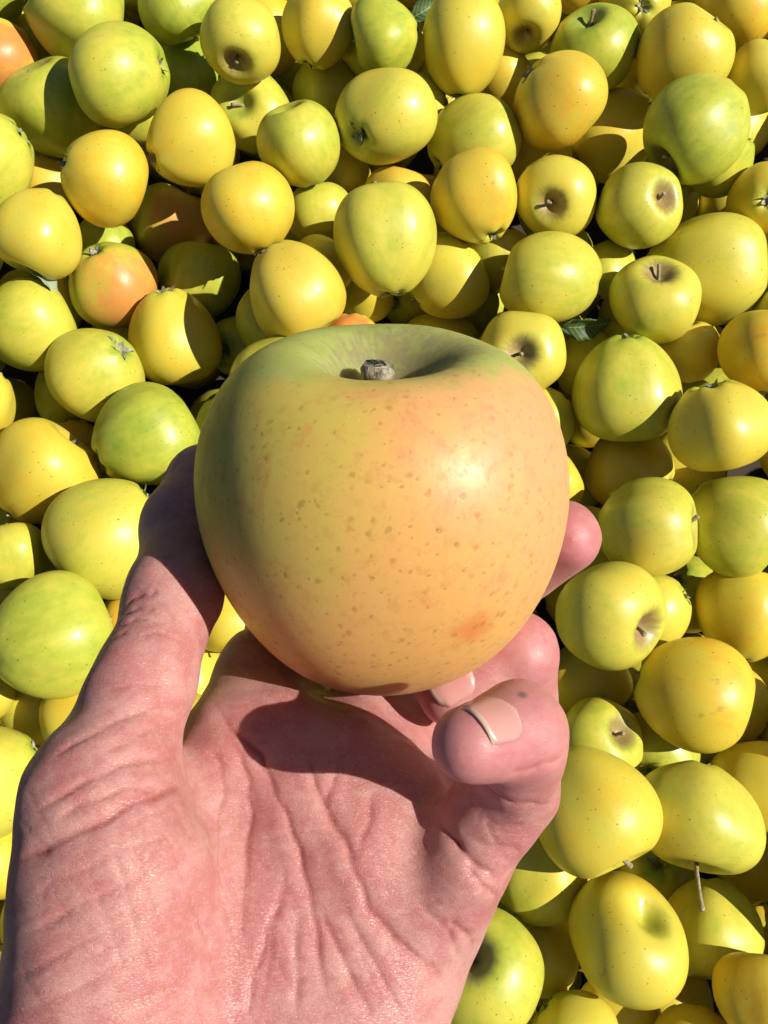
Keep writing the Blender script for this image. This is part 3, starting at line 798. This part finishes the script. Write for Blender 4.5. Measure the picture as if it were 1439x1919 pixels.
def hand_sdf(G):
    # palm: metacarpal rays, ball of the thumb, outer edge
    d = jc(G, 'wrist_i', 'ix_mcp')
    d = smin(d, jc(G, 'wrist_m', 'md_mcp'), 9)
    d = smin(d, jc(G, 'wrist_r', 'rg_mcp'), 9)
    d = smin(d, jc(G, 'wrist_p', 'pk_mcp', 15, 11.5), 9)
    d = smin(d, jc(G, 'ix_mcp', 'md_mcp', 11, 11), 6)
    d = smin(d, jc(G, 'md_mcp', 'rg_mcp', 11, 10.5), 6)
    d = smin(d, jc(G, 'rg_mcp', 'pk_mcp', 10, 9), 6)
    th = cone(G, JP['wrist_t'], JP['th_mcp'], 17, 13.5)
    th = smin(th, cone(G, hp(190, 1980, 163), hp(225, 1640, 166), 17.5, 15.5), 8)
    th = smin(th, cone(G, hp(300, 2050, 168), hp(330, 1660, 178), 15, 11), 10)
    d = smin(d, th, 9)
    d = smin(d, cone(G, hp(610, 2150, 174), hp(700, 1850, 181), 15, 12), 10)      # heel below the little finger
    d = smin(d, cone(G, hp(800, 1690, 181), hp(865, 1625, 177), 9.5, 8.4), 5)
    d = smin(d, cone(G, hp(700, 1610, 182), hp(745, 1480, 190), 8.5, 8.5), 6)
    d = smin(d, cone(G, hp(650, 1600, 183), hp(640, 1450, 192), 9, 9), 6)       # pad under ring finger
    d = smin(d, cone(G, hp(560, 1480, 188), hp(520, 1370, 198), 8.5, 9), 6)
    d = smin(d, cone(G, hp(440, 2150, 168), hp(560, 1580, 186), 14, 10), 9)        # filled middle of the palm
    d = smin(d, cone(G, hp(540, 2150, 170), hp(690, 1650, 184), 14, 9), 9)
    d = smin(d, cone(G, hp(700, 1440, 204), hp(815, 1372, 226), 10, 9.5), 5)
    # web between thumb and first finger
    d = smin(d, cone(G, hp(330, 1560, 184), hp(430, 1400, 196), 9, 8.5), 8)
    d = smin(d, cone(G, hp(425, 1400, 198), hp(478, 1240, 217), 8.5, 8), 6)
    # forearm, out of the picture
    d = smin(d, cone(G, hp(350, 2330, 172), hp(300, 3300, 170), 24, 30), 14)
    out = d
    t = smin(jc(G, 'th_mcp', 'th_mid', 13.2), jc(G, 'th_mid', 'th_ip'), 4)
    t = smin(t, jc(G, 'th_ip', 'th_pad'), 3)
    t = smin(t, jc(G, 'th_pad', 'th_tip'), 3)
    out = smin(out, t, 4.5)
    for f, k0 in (('ix', 5), ('md', 4), ('rg', 4), ('pk', 3.5)):
        a = jc(G, f + '_mcp', f + '_pip', JR[f + '_mcp'] * 0.92, JR[f + '_pip'])
        b = jc(G, f + '_pip', f + '_dip', JR[f + '_pip'] * 0.97, JR[f + '_dip'])
        c = jc(G, f + '_dip', f + '_tip')
        g = smin(smin(a, b, 1.6 if f == 'pk' else 2.5), c, 1.6 if f == 'pk' else 2.2)
        out = np.minimum(out, smin(d, g, k0)) if f in ('pk', 'rg') else smin(out, g, k0)
    return out

def surface_nets(lo, hi, h):
    ax = [np.arange(lo[i], hi[i] + h, h, dtype=np.float32) for i in range(3)]
    nx, ny, nz = (len(a) for a in ax)
    V = np.empty((nx, ny, nz), np.float32)
    step = 24
    for i in range(0, nx, step):
        G = np.meshgrid(ax[0][i:i + step], ax[1], ax[2], indexing='ij')
        V[i:i + step] = hand_sdf(G)
    S_ = V < 0
    cnt = np.zeros((nx - 1, ny - 1, nz - 1), np.int8)
    for dx in (0, 1):
        for dy in (0, 1):
            for dz in (0, 1):
                cnt += S_[dx:nx - 1 + dx, dy:ny - 1 + dy, dz:nz - 1 + dz]
    I, Jx, K = np.nonzero((cnt > 0) & (cnt < 8))
    n = len(I)
    acc = np.zeros((n, 3)); num = np.zeros(n)
    cor = [(a, b, c) for a in (0, 1) for b in (0, 1) for c in (0, 1)]
    for a in cor:
        for axn in range(3):
            if a[axn]: continue
            b = list(a); b[axn] = 1
            va = V[I + a[0], Jx + a[1], K + a[2]]; vb = V[I + b[0], Jx + b[1], K + b[2]]
            m = (va < 0) != (vb < 0)
            t = np.where(m, va / np.where(m, va - vb, 1), 0)
            pt = np.tile(np.array(a, float), (n, 1)); pt[:, axn] += t
            acc[m] += pt[m]; num[m] += 1
    ps = (np.stack([I, Jx, K], 1) + acc / num[:, None]) * h + np.array(lo)
    idx = -np.ones(cnt.shape, np.int64); idx[I, Jx, K] = np.arange(n)
    quads = []
    for axn in range(3):
        o1, o2 = [(1, 2), (2, 0), (0, 1)][axn]
        sl0 = [slice(1, -1)] * 3; sl0[axn] = slice(0, -1)
        sl1 = list(sl0); sl1[axn] = slice(1, None)
        A, B = S_[tuple(sl0)], S_[tuple(sl1)]
        for inside in (True, False):
            e = np.stack(np.nonzero((A == inside) & (B != inside)), 1)
            e[:, o1] += 1; e[:, o2] += 1
            cs = []
            for (u, w) in ((-1, -1), (0, -1), (0, 0), (-1, 0)):
                c = e.copy(); c[:, o1] += u; c[:, o2] += w
                cs.append(idx[c[:, 0], c[:, 1], c[:, 2]])
            q = np.stack(cs, 1)
            quads.append(q if inside else q[:, ::-1])
    return ps, np.concatenate(quads)

hv, hf = surface_nets((-78, -25, 128), (62, 215, 274), 1.08)
def edges_of(f):
    e = np.concatenate([f[:, [0, 1]], f[:, [1, 2]], f[:, [2, 3]], f[:, [3, 0]]])
    return e
def laplace(v, f, it, lam=0.5):
    e = edges_of(f)
    for _ in range(it):
        acc = np.zeros_like(v); cn = np.zeros(len(v))
        np.add.at(acc, e[:, 0], v[e[:, 1]]); np.add.at(cn, e[:, 0], 1)
        v = v + lam * (acc / np.maximum(cn, 1)[:, None] - v)
    return v
hv = laplace(hv, hf, 4)
# camera frame is left-handed (y down), so flip the winding when going to world
wv_ = np.array([to_world(v) for v in hv])
hme_ = mesh_from('hand', wv_, hf[:, ::-1], M_SKIN)
tmp = bpy.data.objects.new('hand_tmp', hme_)
COL.objects.link(tmp)
md = tmp.modifiers.new('s', 'SUBSURF'); md.levels = 1; md.subdivision_type = 'CATMULL_CLARK'
bpy.context.view_layer.update()
hm2 = bpy.data.meshes.new_from_object(tmp.evaluated_get(bpy.context.evaluated_depsgraph_get()))
bpy.data.objects.remove(tmp, do_unlink=True)
nV = len(hm2.vertices)
co = np.empty(nV * 3); hm2.vertices.foreach_get('co', co); co = co.reshape(-1, 3)
no = np.empty(nV * 3); hm2.vertices.foreach_get('normal', no); no = no.reshape(-1, 3)
if np.mean(np.einsum('ij,ij->i', no, co - co.mean(0))) < 0:
    hm2.flip_normals(); no = -no
bvh = BVHTree.FromPolygons([Vector(c) for c in wv_], [tuple(q) for q in hf])
def on_hand(x, y):
    d = (at(x, y, 1.0) - CP).normalized()
    loc, nrm, i, dist = bvh.ray_cast(CP, d)
    return loc
# folds of the skin: (points, width mm, depth mm)
CREASES = [
    ([(345, 1462), (320, 1482), (260, 1500), (200, 1535), (135, 1565), (75, 1595), (35, 1612)], 0.8, 1.0),
    ([(335, 1425), (300, 1420), (220, 1435), (160, 1465), (100, 1500), (60, 1528)], 0.6, 0.45),
    ([(310, 1478), (240, 1478), (170, 1500), (100, 1540)], 0.6, 0.4),
    ([(345, 1318), (280, 1325), (210, 1357), (135, 1395), (90, 1425)], 0.6, 0.4),
    ([(350, 1345), (270, 1375), (190, 1410)], 0.5, 0.25),
    ([(360, 1290), (250, 1280), (190, 1300)], 0.5, 0.2),
    ([(230, 1130), (262, 1112), (300, 1105)], 0.5, 0.5), ([(222, 1150), (255, 1140), (290, 1140)], 0.5, 0.4), ([(212, 1175), (245, 1165), (275, 1160)], 0.45, 0.35),
    ([(200, 1205), (240, 1185)], 0.45, 0.3), ([(370, 1215), (300, 1190), (260, 1190)], 0.45, 0.2),
    ([(415, 1370), (450, 1415), (465, 1460), (470, 1520), (462, 1600), (457, 1700), (445, 1775)], 0.7, 0.55),
    ([(385, 1290), (430, 1365), (490, 1415), (505, 1465), (530, 1515), (555, 1575), (570, 1640), (585, 1700), (597, 1775), (615, 1905)], 0.8, 1.0),
    ([(390, 1400), (415, 1430), (418, 1500), (408, 1580), (420, 1690)], 0.55, 0.4),
    ([(345, 1500), (380, 1560), (405, 1640), (440, 1780)], 0.5, 0.25),
    ([(575, 1375), (585, 1450), (610, 1515), (645, 1575), (668, 1640), (692, 1703), (740, 1759), (772, 1787), (824, 1827), (846, 1842)], 0.85, 1.1),
    ([(610, 1510), (590, 1460), (575, 1420)], 0.5, 0.3), ([(640, 1430), (618, 1475), (612, 1515)], 0.6, 0.4),
    ([(820, 1540), (856, 1583), (880, 1612), (915, 1637), (938, 1648)], 0.7, 1.6),
    ([(872, 1618), (904, 1659), (934, 1683)], 0.6, 0.6),
    ([(886, 1458), (920, 1490), (960, 1507), (1017, 1510), (1042, 1500)], 0.7, 0.9),
    ([(1060, 1408), (1033, 1426), (993, 1439), (949, 1450)], 0.6, 0.45),
    ([(860, 1560), (905, 1580), (960, 1590), (985, 1600)], 0.5, 0.25), ([(885, 1530), (930, 1545), (1000, 1548)], 0.5, 0.22), ([(910, 1535), (935, 1600)], 0.4, 0.18),
    ([(840, 1723), (876, 1751), (890, 1777)], 0.6, 0.5), ([(780, 1690), (840, 1740), (862, 1800)], 0.5, 0.3),
    ([(520, 1690), (500, 1750), (475, 1840), (462, 1910)], 0.6, 0.5), ([(540, 1620), (520, 1700), (505, 1790), (492, 1900)], 0.5, 0.3),
    ([(600, 1700), (650, 1815), (700, 1910)], 0.7, 0.6), ([(560, 1700), (555, 1800), (560, 1910)], 0.5, 0.35), ([(640, 1690), (700, 1800), (760, 1910)], 0.6, 0.4),
    ([(700, 1480), (690, 1540), (672, 1600)], 0.7, 0.4), ([(505, 1690), (570, 1702)], 0.4, 0.25), ([(500, 1795), (600, 1790)], 0.4, 0.2), ([(690, 1735), (790, 1700), (830, 1690)], 0.4, 0.2),
    ([(350, 1600), (230, 1660), (110, 1720), (30, 1760)], 0.5, 0.35), ([(400, 1650), (250, 1720), (100, 1800), (15, 1835)], 0.5, 0.3),
    ([(420, 1720), (300, 1770), (150, 1850), (40, 1900)], 0.5, 0.28), ([(380, 1830), (240, 1870), (120, 1910)], 0.5, 0.25),
    ([(330, 1560), (220, 1600), (110, 1650), (50, 1690)], 0.45, 0.22), ([(250, 1560), (270, 1650), (330, 1800)], 0.4, 0.2), ([(210, 1580), (250, 1720), (290, 1850)], 0.4, 0.2),
    ([(300, 1540), (340, 1640), (390, 1760), (410, 1860)], 0.4, 0.22), ([(160, 1620), (190, 1700), (240, 1830)], 0.4, 0.16),
    ([(1010, 1172), (1022, 1192), (1026, 1208)], 0.45, 0.3), ([(1022, 1165), (1034, 1190), (1033, 1212)], 0.4, 0.25),
]
for k in range(34):
    x0, y0 = rnd.uniform(60, 400), rnd.uniform(1480, 1900)
    L_ = rnd.uniform(60, 190); sl = math.radians(rnd.uniform(20, 36)) if k % 3 else math.radians(rnd.uniform(-72, -50))
    pts = [(x0 + L_ * (q - .5) * math.cos(sl) + rnd.uniform(-4, 4), y0 - L_ * (q - .5) * math.sin(sl) + rnd.uniform(-4, 4)) for q in (0, .35, .7, 1)]
    CREASES.append((pts, rnd.uniform(.32, .42), rnd.uniform(.06, .15)))
for k in range(26):
    x0, y0 = rnd.uniform(430, 820), rnd.uniform(1560, 1900)
    L_ = rnd.uniform(50, 150); sl = math.radians(rnd.uniform(-75, -45)) if k % 3 else math.radians(rnd.uniform(0, 25))
    pts = [(x0 + L_ * (q - .5) * math.cos(sl) + rnd.uniform(-4, 4), y0 - L_ * (q - .5) * math.sin(sl) + rnd.uniform(-4, 4)) for q in (0, .35, .7, 1)]
    CREASES.append((pts, rnd.uniform(.32, .42), rnd.uniform(.06, .15)))
vc = np.array(CP) - co; vc /= np.linalg.norm(vc, axis=1)[:, None]
facing = sm(0.15, 0.6, np.einsum('ij,ij->i', vc, no))
cre = np.zeros(nV); dsp = np.zeros(nV)
for pts, w, dep in CREASES:
    px = []
    for (x0, y0), (x1, y1) in zip(pts[:-1], pts[1:]):
        for s in np.linspace(0, 1, 7)[:-1]:
            px.append((x0 + (x1 - x0) * s, y0 + (y1 - y0) * s))
    px.append(pts[-1])
    ph_ = rnd.uniform(0, 6)
    seq = [on_hand(x + 2.2 * math.sin(i * 0.9 + ph_), y + 2.2 * math.cos(i * 0.7 + ph_)) for i, (x, y) in enumerate(px)]
    best = np.full(nV, 1.0); tb = np.zeros(nV)
    ok_ = np.array([np.array(q) for q in seq if q is not None])
    if not len(ok_): continue
    cand = np.nonzero(((co > ok_.min(0) - 0.007) & (co < ok_.max(0) + 0.007)).all(1))[0]
    cc = co[cand]
    m_ = len(seq)
    for i in range(m_ - 1):
        a, b = seq[i], seq[i + 1]
        if a is None or b is None or (a - b).length > 0.006: continue
        a = np.array(a); b = np.array(b); ba = b - a
        near = cand[np.abs(cc - (a + b) / 2).max(1) < 0.006]
        if not len(near): continue
        pa = co[near] - a
        h = np.clip(pa @ ba / max(ba @ ba, 1e-12), 0, 1)
        dd = np.linalg.norm(pa - h[:, None] * ba, axis=1)
        u = dd < best[near]
        best[near[u]] = dd[u]; tb[near[u]] = (i + h[u]) / (m_ - 1)
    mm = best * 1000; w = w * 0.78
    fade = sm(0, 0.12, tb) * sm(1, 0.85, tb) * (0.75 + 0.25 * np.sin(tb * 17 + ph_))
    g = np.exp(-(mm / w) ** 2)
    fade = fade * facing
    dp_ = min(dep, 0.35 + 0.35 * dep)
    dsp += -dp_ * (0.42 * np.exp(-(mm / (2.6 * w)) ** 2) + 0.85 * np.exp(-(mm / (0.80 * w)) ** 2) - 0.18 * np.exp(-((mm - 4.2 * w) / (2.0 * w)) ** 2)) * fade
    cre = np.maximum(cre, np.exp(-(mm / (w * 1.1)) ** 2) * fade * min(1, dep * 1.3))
# gentle unevenness of the flesh
for sc_, amp in ((0.018, 0.28), (0.008, 0.10)):
    for k in range(5):
        dv = np.array([rnd.gauss(0, 1) for _ in range(3)]); dv /= np.linalg.norm(dv)
        dsp += amp / 2.2 * np.sin(co @ dv / sc_ * 2 * np.pi + rnd.uniform(0, 6))
co2 = co + no * (dsp / 1000)[:, None]
# (tip joint, last joint, dorsal side, radius, length, set back, half angle, label)
NAILS = [
    ('pk_tip', 'pk_dip', (0.2, -0.8, -0.75), 6.3, 8.8, 6.0, 0.74, 'short nail of the little finger with pale free edge'),
    ('rg_tip', 'rg_dip', (0.1, -0.75, -0.75), 7.4, 10.5, 6.5, 0.80, 'nail of the ring finger partly under the held apple'),
    ('th_tip', 'th_pad', (-1.0, 0.0, 0.4), 9.0, 13.0, 6.0, 0.9, 'nail of the thumb seen edge-on in shadow'),
    ('md_tip', 'md_dip', (0.6, -0.6, 0.9), 8.7, 10.0, 6.0, 0.8, 'nail of the middle finger, only its rim showing'),
]
def nail_frame(tipk, dipk, dorsal):
    a = Vector(JP[tipk] - JP[dipk]); L_ = a.length; a.normalize()
    n = Vector(dorsal); n = (n - a * n.dot(a)).normalized()
    return a, n, a.cross(n), Vector(JP[tipk]), (JR[dipk] - JR[tipk]) / L_
RCn = np.array(RC)
for (tk, dk, dor, r_, len_, back_, spr_, _l) in NAILS:
    a, n, b, c0, tp = nail_frame(tk, dk, dor)
    pc = (co2 - np.array(CP)) @ RCn * 1000 * np.array([1, -1, -1]) - np.array(c0)      # camera frame, mm
    sa = pc @ np.array(a); q = pc - sa[:, None] * np.array(a)
    rad_ = np.linalg.norm(q, axis=1); thv = np.arctan2(q @ np.array(b), q @ np.array(n))
    near_ = (np.linalg.norm(pc, axis=1) < 16)
    foot = (1 - sm(0.80, 1.06, np.abs(thv) / spr_)) * sm(-back_ - 0.6, -back_ + 0.8, sa) * sm(len_ - back_ + 0.5, len_ - back_ - 0.4, sa) * near_
    target_ = np.sqrt(np.maximum(1, r_ * r_ - (0.88 * np.maximum(0, sa)) ** 2)) - 0.22 + tp * np.maximum(0, -sa)
    cut = np.where((rad_ > target_) & (foot > 0), (rad_ - target_) * foot, 0)
    # flesh swells slightly round the plate
    rim_ = np.exp(-((np.abs(thv) / spr_ - 1.22) / 0.16) ** 2) * sm(-back_ - 1, -back_ + 2, sa) * sm(len_ - back_ + 1, len_ - back_ - 3, sa) * near_ * 0.22
    dq = q / np.maximum(rad_, 1e-6)[:, None] * (rim_ - cut)[:, None] / 1000
    co2 = co2 + (dq * np.array([1, -1, -1])) @ RCn.T
hm2.vertices.foreach_set('co', co2.ravel())
def attr(name, vals):
    a = hm2.attributes.new(name, 'FLOAT', 'POINT'); a.data.foreach_set('value', np.asarray(vals, np.float32))
attr('crease', cre)
ml = on_hand(979, 1301)
attr('mole', np.exp(-(np.linalg.norm(co - np.array(ml), axis=1) / 0.00085) ** 4) * 0.85)
fl_, smo = np.zeros(nV), np.zeros(nV)
for k in ('th_tip', 'md_tip', 'rg_tip', 'rg_dip', 'pk_tip', 'pk_dip'):
    dd = np.linalg.norm(co - np.array(to_world(JP[k])), axis=1)
    fl_ = np.maximum(fl_, 1 - sm(0.006, 0.018, dd))
    if k[:2] != 'th': smo = np.maximum(smo, 1 - sm(0.008, 0.014, dd))
attr('flush', fl_); attr('smoothness', smo)
hm2.polygons.foreach_set('use_smooth', [True] * len(hm2.polygons))
hm2.update()
hand_o = link(bpy.data.objects.new('hand', hm2))
hand_o['label'] = 'left hand with palm to the viewer, gripping the large peach apple'
hand_o['category'] = 'hand'

# nails: curved plates on the backs of the fingertips
def nail(tipk, dipk, dorsal_cam, r, length, back, spread, lab, roll=0.0):
    a, n, b, c0, taper = nail_frame(tipk, dipk, dorsal_cam)
    NU, NV_ = 15, 13
    top, al = [], []
    for j in range(NV_):
        v = j / (NV_ - 1)
        w = spread * (math.sqrt(1 - (1 - v / 0.38) ** 2) if v < 0.38 else 1.0)
        for i in range(NU):
            u = 2 * i / (NU - 1) - 1
            th = w * u
            end = 1 - 0.10 * u * u if v > 0.85 else 1
            p = c0 + a * (-back + length * v * end) + (n * math.cos(th) + b * math.sin(th)) * (math.sqrt(r * r - (0.88 * max(0.0, length * v - back)) ** 2) + 0.12 + taper * max(0.0, back - length * v) - 2.0 * max(0.0, 0.16 - v) - 0.25 * abs(u) ** 4)
            top.append(p); al.append(v)
    vs = [to_world(p) for p in top]
    inner = []
    for p, v in zip(top, al):
        rad = p - c0 - a * (p - c0).dot(a)
        inner.append(to_world(p - rad.normalized() * 0.34))
    fs = []
    n0 = len(vs)
    for j in range(NV_ - 1):
        for i in range(NU - 1):
            q = j * NU + i
            fs.append((q, q + 1, q + NU + 1, q + NU)); fs.append((n0 + q, n0 + q + NU, n0 + q + NU + 1, n0 + q + 1))
    ring = list(range(NU)) + [j * NU + NU - 1 for j in range(1, NV_)] + list(range(NV_ * NU - 2, (NV_ - 1) * NU - 1, -1)) + [j * NU for j in range(NV_ - 2, 0, -1)]
    for i in range(len(ring)):
        p, q = ring[i], ring[(i + 1) % len(ring)]
        fs.append((p, n0 + p, n0 + q, q))
    me = mesh_from('nail', vs + inner, fs, M_NAIL)
    bm = bmesh.new(); bm.from_mesh(me); bmesh.ops.recalc_face_normals(bm, faces=bm.faces); bm.to_mesh(me); bm.free()
    at_ = me.attributes.new('along', 'FLOAT', 'POINT'); at_.data.foreach_set('value', np.array(al + al, np.float32))
    o = link(bpy.data.objects.new('nail', me), hand_o)
    o['label'] = lab
    return o
for spec in NAILS:
    nail(*spec)

# ------------------------------------------------------------------ loose leaves among the fruit
def leaf(px, py, d, ang, length, width, tiltv, mat, label, curl):
    vs, fs = [], []
    NL, NW = 26, 8
    rl = random.Random(int(px))
    for i in range(NL + 1):
        u = i / NL
        w = width * (math.sin(math.pi * u ** 0.85) ** 0.8 * 0.5 + 0.002)
        for j in range(NW + 1):
            q = 2 * j / NW - 1
            ser = 1 + (0.05 if (i % 2 and abs(q) == 1) else 0)
            y = q * w * ser
            z = abs(q) ** 1.6 * w * 0.45 - curl * (u - 0.4) ** 2 * length + 0.04 * width * math.sin(9 * u + 3 * q) + (0.05 * width * math.sin(23 * u) if abs(q) > .9 else 0)
            vs.append(((u - 0.5) * length, y, z))
    for i in range(NL):
        for j in range(NW):
            a = i * (NW + 1) + j
            fs.append((a, a + 1, a + NW + 2, a + NW + 1))
    o = link(bpy.data.objects.new('leaf', mesh_from('leaf', vs, fs, mat)))
    so = o.modifiers.new('thick', 'SOLIDIFY'); so.thickness = 0.0004
    o.matrix_world = Matrix.Translation(at(px, py, d)) @ (RC @ Euler(tiltv).to_matrix() @ Matrix.Rotation(ang, 3, 'Z')).to_4x4()
    o['label'] = label; o['category'] = 'leaf'; o['group'] = 'loose leaves among the apples'
    st = link(bpy.data.objects.new('stalk', tube_mesh('leaf_stalk', [(-length * .5 - .010, .001, -curl * length * .3), (-length * .5 - .004, 0, -curl * length * .18), (-length * .42, 0, -curl * length * .125), (0, 0, -curl * length * 0.01 - .0003)],
                                                      [.0008, .0008, .0007, .0003], mat, 6)), o)
    return o
M_LEAF = mat_leaf('leaf_dark', (0.035, 0.075, 0.020), (0.075, 0.13, 0.035))
M_LEAFB = mat_leaf('leaf_underside', (0.20, 0.28, 0.17), (0.34, 0.40, 0.28))
leaf(1100, 612, pile_depth(1100, 612) + 0.014, math.radians(4), 0.040, 0.018, (0.75, 0.1, 0), M_LEAF, 'dark green leaf with curled edges lying right of the held apple', 0.5)
leaf(88, 526, pile_depth(88, 526) + 0.012, math.radians(-40), 0.034, 0.013, (-0.3, 0.9, 0), M_LEAFB, 'pale grey-green leaf curled between two apples at the left edge', 0.9)
leaf(815, 8, pile_depth(815, 8) + 0.012, math.radians(35), 0.045, 0.022, (0.4, 0.3, 0), M_LEAF, 'dark leaf scrap at the top edge between pale green and long yellow apples', 0.6)
